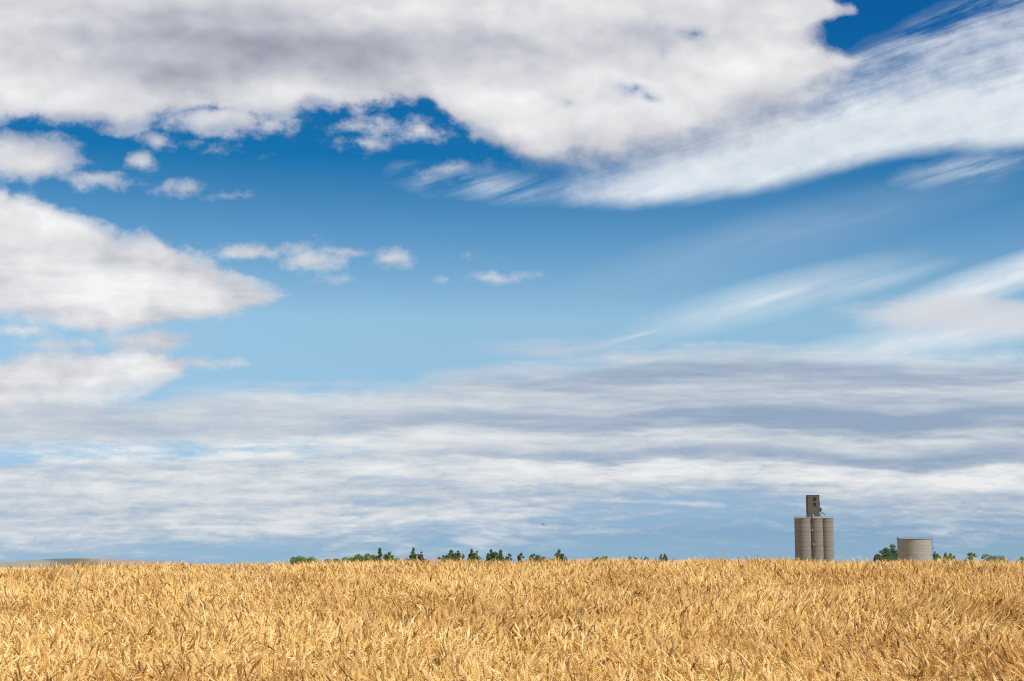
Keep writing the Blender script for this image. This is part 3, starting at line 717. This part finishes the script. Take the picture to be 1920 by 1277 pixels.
# roof deck following the front curves, with a thin pale edge
x0, x1 = X_(1493.3) - cxE, X_(1563.6) - cxE
pts = []
for r_, o_, dy in zip(rad_, off, (0, -0.05, 0)):
    for k in range(13):
        q = math.pi + math.pi * k / 12; xx = o_ + (r_ + 0.3) * math.cos(q); yy = dy + (r_ + 0.3) * math.sin(q); pts.append((xx, yy))
def edge_y(x):
    c_ = [dy - math.sqrt((r_ + 0.3) ** 2 - (x - o_) ** 2) for r_, o_, dy in zip(rad_, off, (0, -0.05, 0)) if abs(x - o_) < r_ + 0.3]
    return min(c_) if c_ else 0.0
front = [(x, edge_y(x)) for x in np.linspace(x0 + 0.01, x1 - 0.01, 90)]
deck = front + [(x1, 9.0), (x0, 9.0)]
prism(MB(), deck, zt, zt + 0.42).build('roof_deck', MRIM, root)
rail(MB(), deck, zt + 0.42, 1.1, 2.0, 0.05).build('railing', MRAIL, root)
# headhouse
hx0, hx1 = X_(1515.6) - cxE, X_(1537.2) - cxE; hz0 = zt + 0.42; hz1 = at(1526, 929.2, D).z - gz; hy0, hy1 = -1.2, 5.6
def px2x(zx): return X_(1460 + zx / 8.514) - cxE
def px2z(zy): return at(1526, 910 + zy / 8.514, D).z - gz
m = MB(); m.box(hx0, hx1, hy0, hy1, hz0, hz1); hh = m.build('headhouse', MCH, root)
MB().box(hx0 - 0.12, hx1 + 0.12, hy0 - 0.12, hy1 + 0.12, hz1, hz1 + 0.35).build('headhouse_roof', MCH, root)
def window(xa, xb, za, zb, y, lab=None):
    w = MB().box(px2x(xa), px2x(xb), y - 0.03, y + 0.1, px2z(zb), px2z(za)).build('window', MDARK, root)
    fr = MB(); X0, X1, Z0, Z1 = px2x(xa), px2x(xb), px2z(zb), px2z(za)
    fr.box(X0 - 0.09, X0, y - 0.14, y, Z0, Z1); fr.box(X1, X1 + 0.09, y - 0.14, y, Z0, Z1); fr.box(X0 - 0.2, X1 + 0.2, y - 0.22, y, Z0 - 0.16, Z0); fr.box(X0 - 0.2, X1 + 0.2, y - 0.16, y, Z1, Z1 + 0.12)
    fr.box((X0 + X1) / 2 - 0.05, (X0 + X1) / 2 + 0.05, y - 0.08, y - 0.031, Z0, Z1)
    fr.build('frame', MSTEEL, w)
window(562, 600, 197, 243, hy0); window(566, 602, 285, 322, hy0)
for za, zb in ((208, 248), (288, 325)):
    w = MB().box(hx0 - 0.03, hx0 + 0.1, hy0 + 2.2, hy0 + 3.8, px2z(zb), px2z(za)).build('window', MDARK, root)
    MB().box(hx0 - 0.2, hx0 - 0.001, hy0 + 2.0, hy0 + 4.0, px2z(zb) - 0.16, px2z(zb)).build('sill', MSTEEL, w)
dr = MB().box(px2x(541), px2x(574), hy0 - 0.05, hy0 + 0.1, hz0 + 0.02, px2z(458)).build('door', MDOOR, root)
f_ = MB(); f_.box(px2x(535), px2x(541), hy0 - 0.2, hy0 - 0.002, hz0, px2z(450)); f_.box(px2x(574), px2x(581), hy0 - 0.2, hy0 - 0.002, hz0, px2z(450)); f_.box(px2x(541), px2x(574), hy0 - 0.2, hy0 - 0.002, px2z(458), px2z(450)); f_.build('frame', MSTEEL, dr)
# parapet base course under the headhouse
MB().box(hx0 + 3.2, hx1 + 0.2, hy0 - 0.45, hy0 - 0.21, hz0, hz0 + 0.75).build('base_course', MRIM, root)
# sloping spouts
MB().tube([(px2x(485), hy0 - 0.9, px2z(432)), (px2x(434), hy0 - 1.9, hz0 + 0.1)], 0.28, 8).build('spout', MPIPE, root)
MB().tube([(px2x(486), hy0 - 0.9, px2z(432)), (px2x(478), hy0 - 1.0, hz0 + 0.1)], 0.14, 6).build('spout', MPIPE, root)
MB().tube([(px2x(664), hy0 + 1.0, px2z(408)), (px2x(705), hy0 + 0.6, px2z(438)), (px2x(748), hy0 + 0.2, px2z(472))], [0.34, 0.28, 0.25], 8).build('spout', MPIPE, root)
MB().tube([(px2x(668), hy0 + 1.0, px2z(440)), (px2x(688), hy0 + 0.6, hz0 + 0.1)], 0.16, 6).tube([(px2x(676), hy0 + 1.0, px2z(440)), (px2x(664), hy0 + 0.6, hz0 + 0.1)], 0.14, 6).build('brace', MPIPE, root)
# conveyor leg on the right wall, in short stepped casings
cs = MB(); cs.box(hx1 + 0.02, px2x(662), hy0 + 0.5, hy0 + 2.0, px2z(245), px2z(163)); cs.box(hx1 + 0.02, px2x(668), hy0 + 0.6, hy0 + 1.9, px2z(330), px2z(248)); cs.box(hx1 + 0.02, px2x(664), hy0 + 0.7, hy0 + 1.7, px2z(405), px2z(333)); cs.build('conveyor_casing', MSTEEL, root)
bm_ = MB()
cx_, cz_ = px2x(677), px2z(383)
n_ = 20; bm_.add([(cx_ + 1.5 / 2 * math.cos(2 * math.pi * k / n_), y_, cz_ + 2.6 / 2 * math.sin(2 * math.pi * k / n_)) for y_ in (hy0 + 0.3, hy0 + 1.6) for k in range(n_)],
    [(k, (k + 1) % n_, n_ + (k + 1) % n_, n_ + k) for k in range(n_)] + [tuple(range(n_))[::-1], tuple(range(n_, 2 * n_))]); bm_.build('fan_housing', MSTEEL, root)
an = MB(); an.tube([(px2x(452), hy0 + 1, hz1 + 0.3), (px2x(452), hy0 + 1, px2z(134))], 0.06, 5); an.tube([(px2x(452), hy0 + 1, px2z(134)), (px2x(458), hy0 + 1, px2z(130)), (px2x(465), hy0 + 1, px2z(136)), (px2x(466), hy0 + 1, px2z(145))], 0.06, 5); an.build('roof_hoist', MRAIL, root)
# small inspection plates on the middle silo
for zx, zy in ((531, 716), (543, 940)):
    xx = px2x(zx); yy = -0.05 - math.sqrt(max(0.1, rad_[1] ** 2 - (xx - off[1]) ** 2))
    MB().box(xx - 0.55, xx + 0.55, yy - 0.1, yy + 0.5, px2z(zy) - 0.45, px2z(zy) + 0.45).build('inspection_plate', MRIM, root)

# ------------------------------------------------------------------ round tank
D2 = 1120.0
cxT = at(1714.2, 1030, D2).x; gz2 = float(ground_z(cxT, D2)) - 0.3
tk = empty('storage_tank', (cxT, D2, gz2)); tag(tk, 'low round concrete storage tank with a blue railing and side ladder', 'storage tank')
rT = (at(1745.2, 1030, D2).x - at(1683.3, 1030, D2).x) / 2; zT = at(1714, 1011.4, D2).z - gz2
w_ = prism(MB(), ring(0, 0, rT, 96), 0, zT).build('tank_wall', MCT, tk)
for p in w_.data.polygons:
    if len(p.vertices) == 4: p.use_smooth = True
prism(MB(), ring(0, 0, rT + 0.25, 96), zT, zT + 0.3).build('roof_slab', plain('dark_rim', (0.16, 0.15, 0.14), 0.9), tk)
rail(MB(), ring(0, 0, rT + 0.05, 48), zT + 0.3, 1.35, 1.9, 0.05).build('railing', MBLUE, tk)
ld = MB(); xl = rT + 0.75
zl0, zl1 = 2.2, zT + 2.0
for yy in (-0.32, 0.32): ld.tube([(xl, yy, zl0), (xl, yy, zl1)], 0.05, 4)
k = zl0
while k < zl1: ld.tube([(xl, -0.32, k), (xl, 0.32, k)], 0.03, 4); k += 0.45
k = zl0 + 2.2
while k < zl1:
    ld.tube([(xl, -0.38, k), (xl + 0.5, -0.36, k), (xl + 0.8, 0, k), (xl + 0.5, 0.36, k), (xl, 0.38, k)], 0.035, 4); k += 1.1
for yy, xx in ((-0.36, 0.5), (0, 0.8), (0.36, 0.5)): ld.tube([(xl + xx, yy, zl0 + 2.2), (xl + xx, yy, zl1)], 0.03, 4)
for k in (3.5, 8.0, zT - 0.5): ld.tube([(rT - 0.05, 0, k), (xl, 0, k)], 0.05, 4)
ld.tube([(rT, 0, zT + 1.7), (xl + 0.8, 0, zT + 1.7)], 0.05, 4)
ld.build('ladder_cage', MBLUE, tk)
MB().box(-rT - 0.35, -rT + 0.7, -0.7, 0.7, zT + 0.31, zT + 1.0).tube([(-rT - 0.1, 0, zT + 0.9), (-rT - 0.1, 0, zT + 2.0)], 0.09, 6).build('roof_vent', MSTEEL, tk)

# ------------------------------------------------------------------ bird
def bird():
    D3 = 400.0; c = at(1018.4, 983.6, D3)
    m = MB()
    # body along +Y (flying away and to the left), wings along X
    prof = [(-0.30, 0.005), (-0.24, 0.03), (-0.16, 0.055), (-0.02, 0.075), (0.10, 0.06), (0.16, 0.042), (0.20, 0.045), (0.235, 0.03), (0.27, 0.004)]
    m.tube([(0, y_, 0) for y_, _ in prof], [r_ for _, r_ in prof], 10)
    m.add([(-0.02, -0.24, 0), (0.02, -0.24, 0), (0.11, -0.42, 0.01), (0.04, -0.45, 0.012), (-0.04, -0.45, 0.012), (-0.11, -0.42, 0.01), (0, -0.24, 0.03), (0, -0.44, 0.022)],
          [(0, 5, 4, 3, 2, 1), (6, 1, 2, 7), (6, 7, 5, 0), (7, 2, 3), (7, 3, 4), (7, 4, 5)])
    for s in (-1, 1):
        st = [(0.03, 0.10, -0.12, 0.02), (0.20, 0.13, -0.13, 0.10), (0.36, 0.12, -0.10, 0.17), (0.50, 0.04, -0.10, 0.20), (0.60, -0.05, -0.12, 0.215), (0.63, -0.10, -0.115, 0.22)]
        vs = []
        for (xx, yf, yb, zz) in st: vs += [(s * xx, yf, zz + 0.012), (s * xx, (yf + yb) / 2, zz + 0.025), (s * xx, yb, zz), (s * xx, (yf + yb) / 2, zz - 0.005)]
        fs = []
        for i in range(len(st) - 1):
            for k in range(4):
                q = (i * 4 + k, i * 4 + (k + 1) % 4, i * 4 + 4 + (k + 1) % 4, i * 4 + 4 + k); fs.append(q if s > 0 else q[::-1])
        m.add(vs, fs)
    o = m.build('bird', plain('dark_feathers', (0.014, 0.012, 0.011), 0.9), smooth=True)
    o.location = c; o.scale = (1.45, 1.45, 1.45); o.rotation_euler = (R(8), R(24), R(28))
    tag(o, 'small dark bird gliding alone with raised wings above the horizon trees', 'bird')
bird()
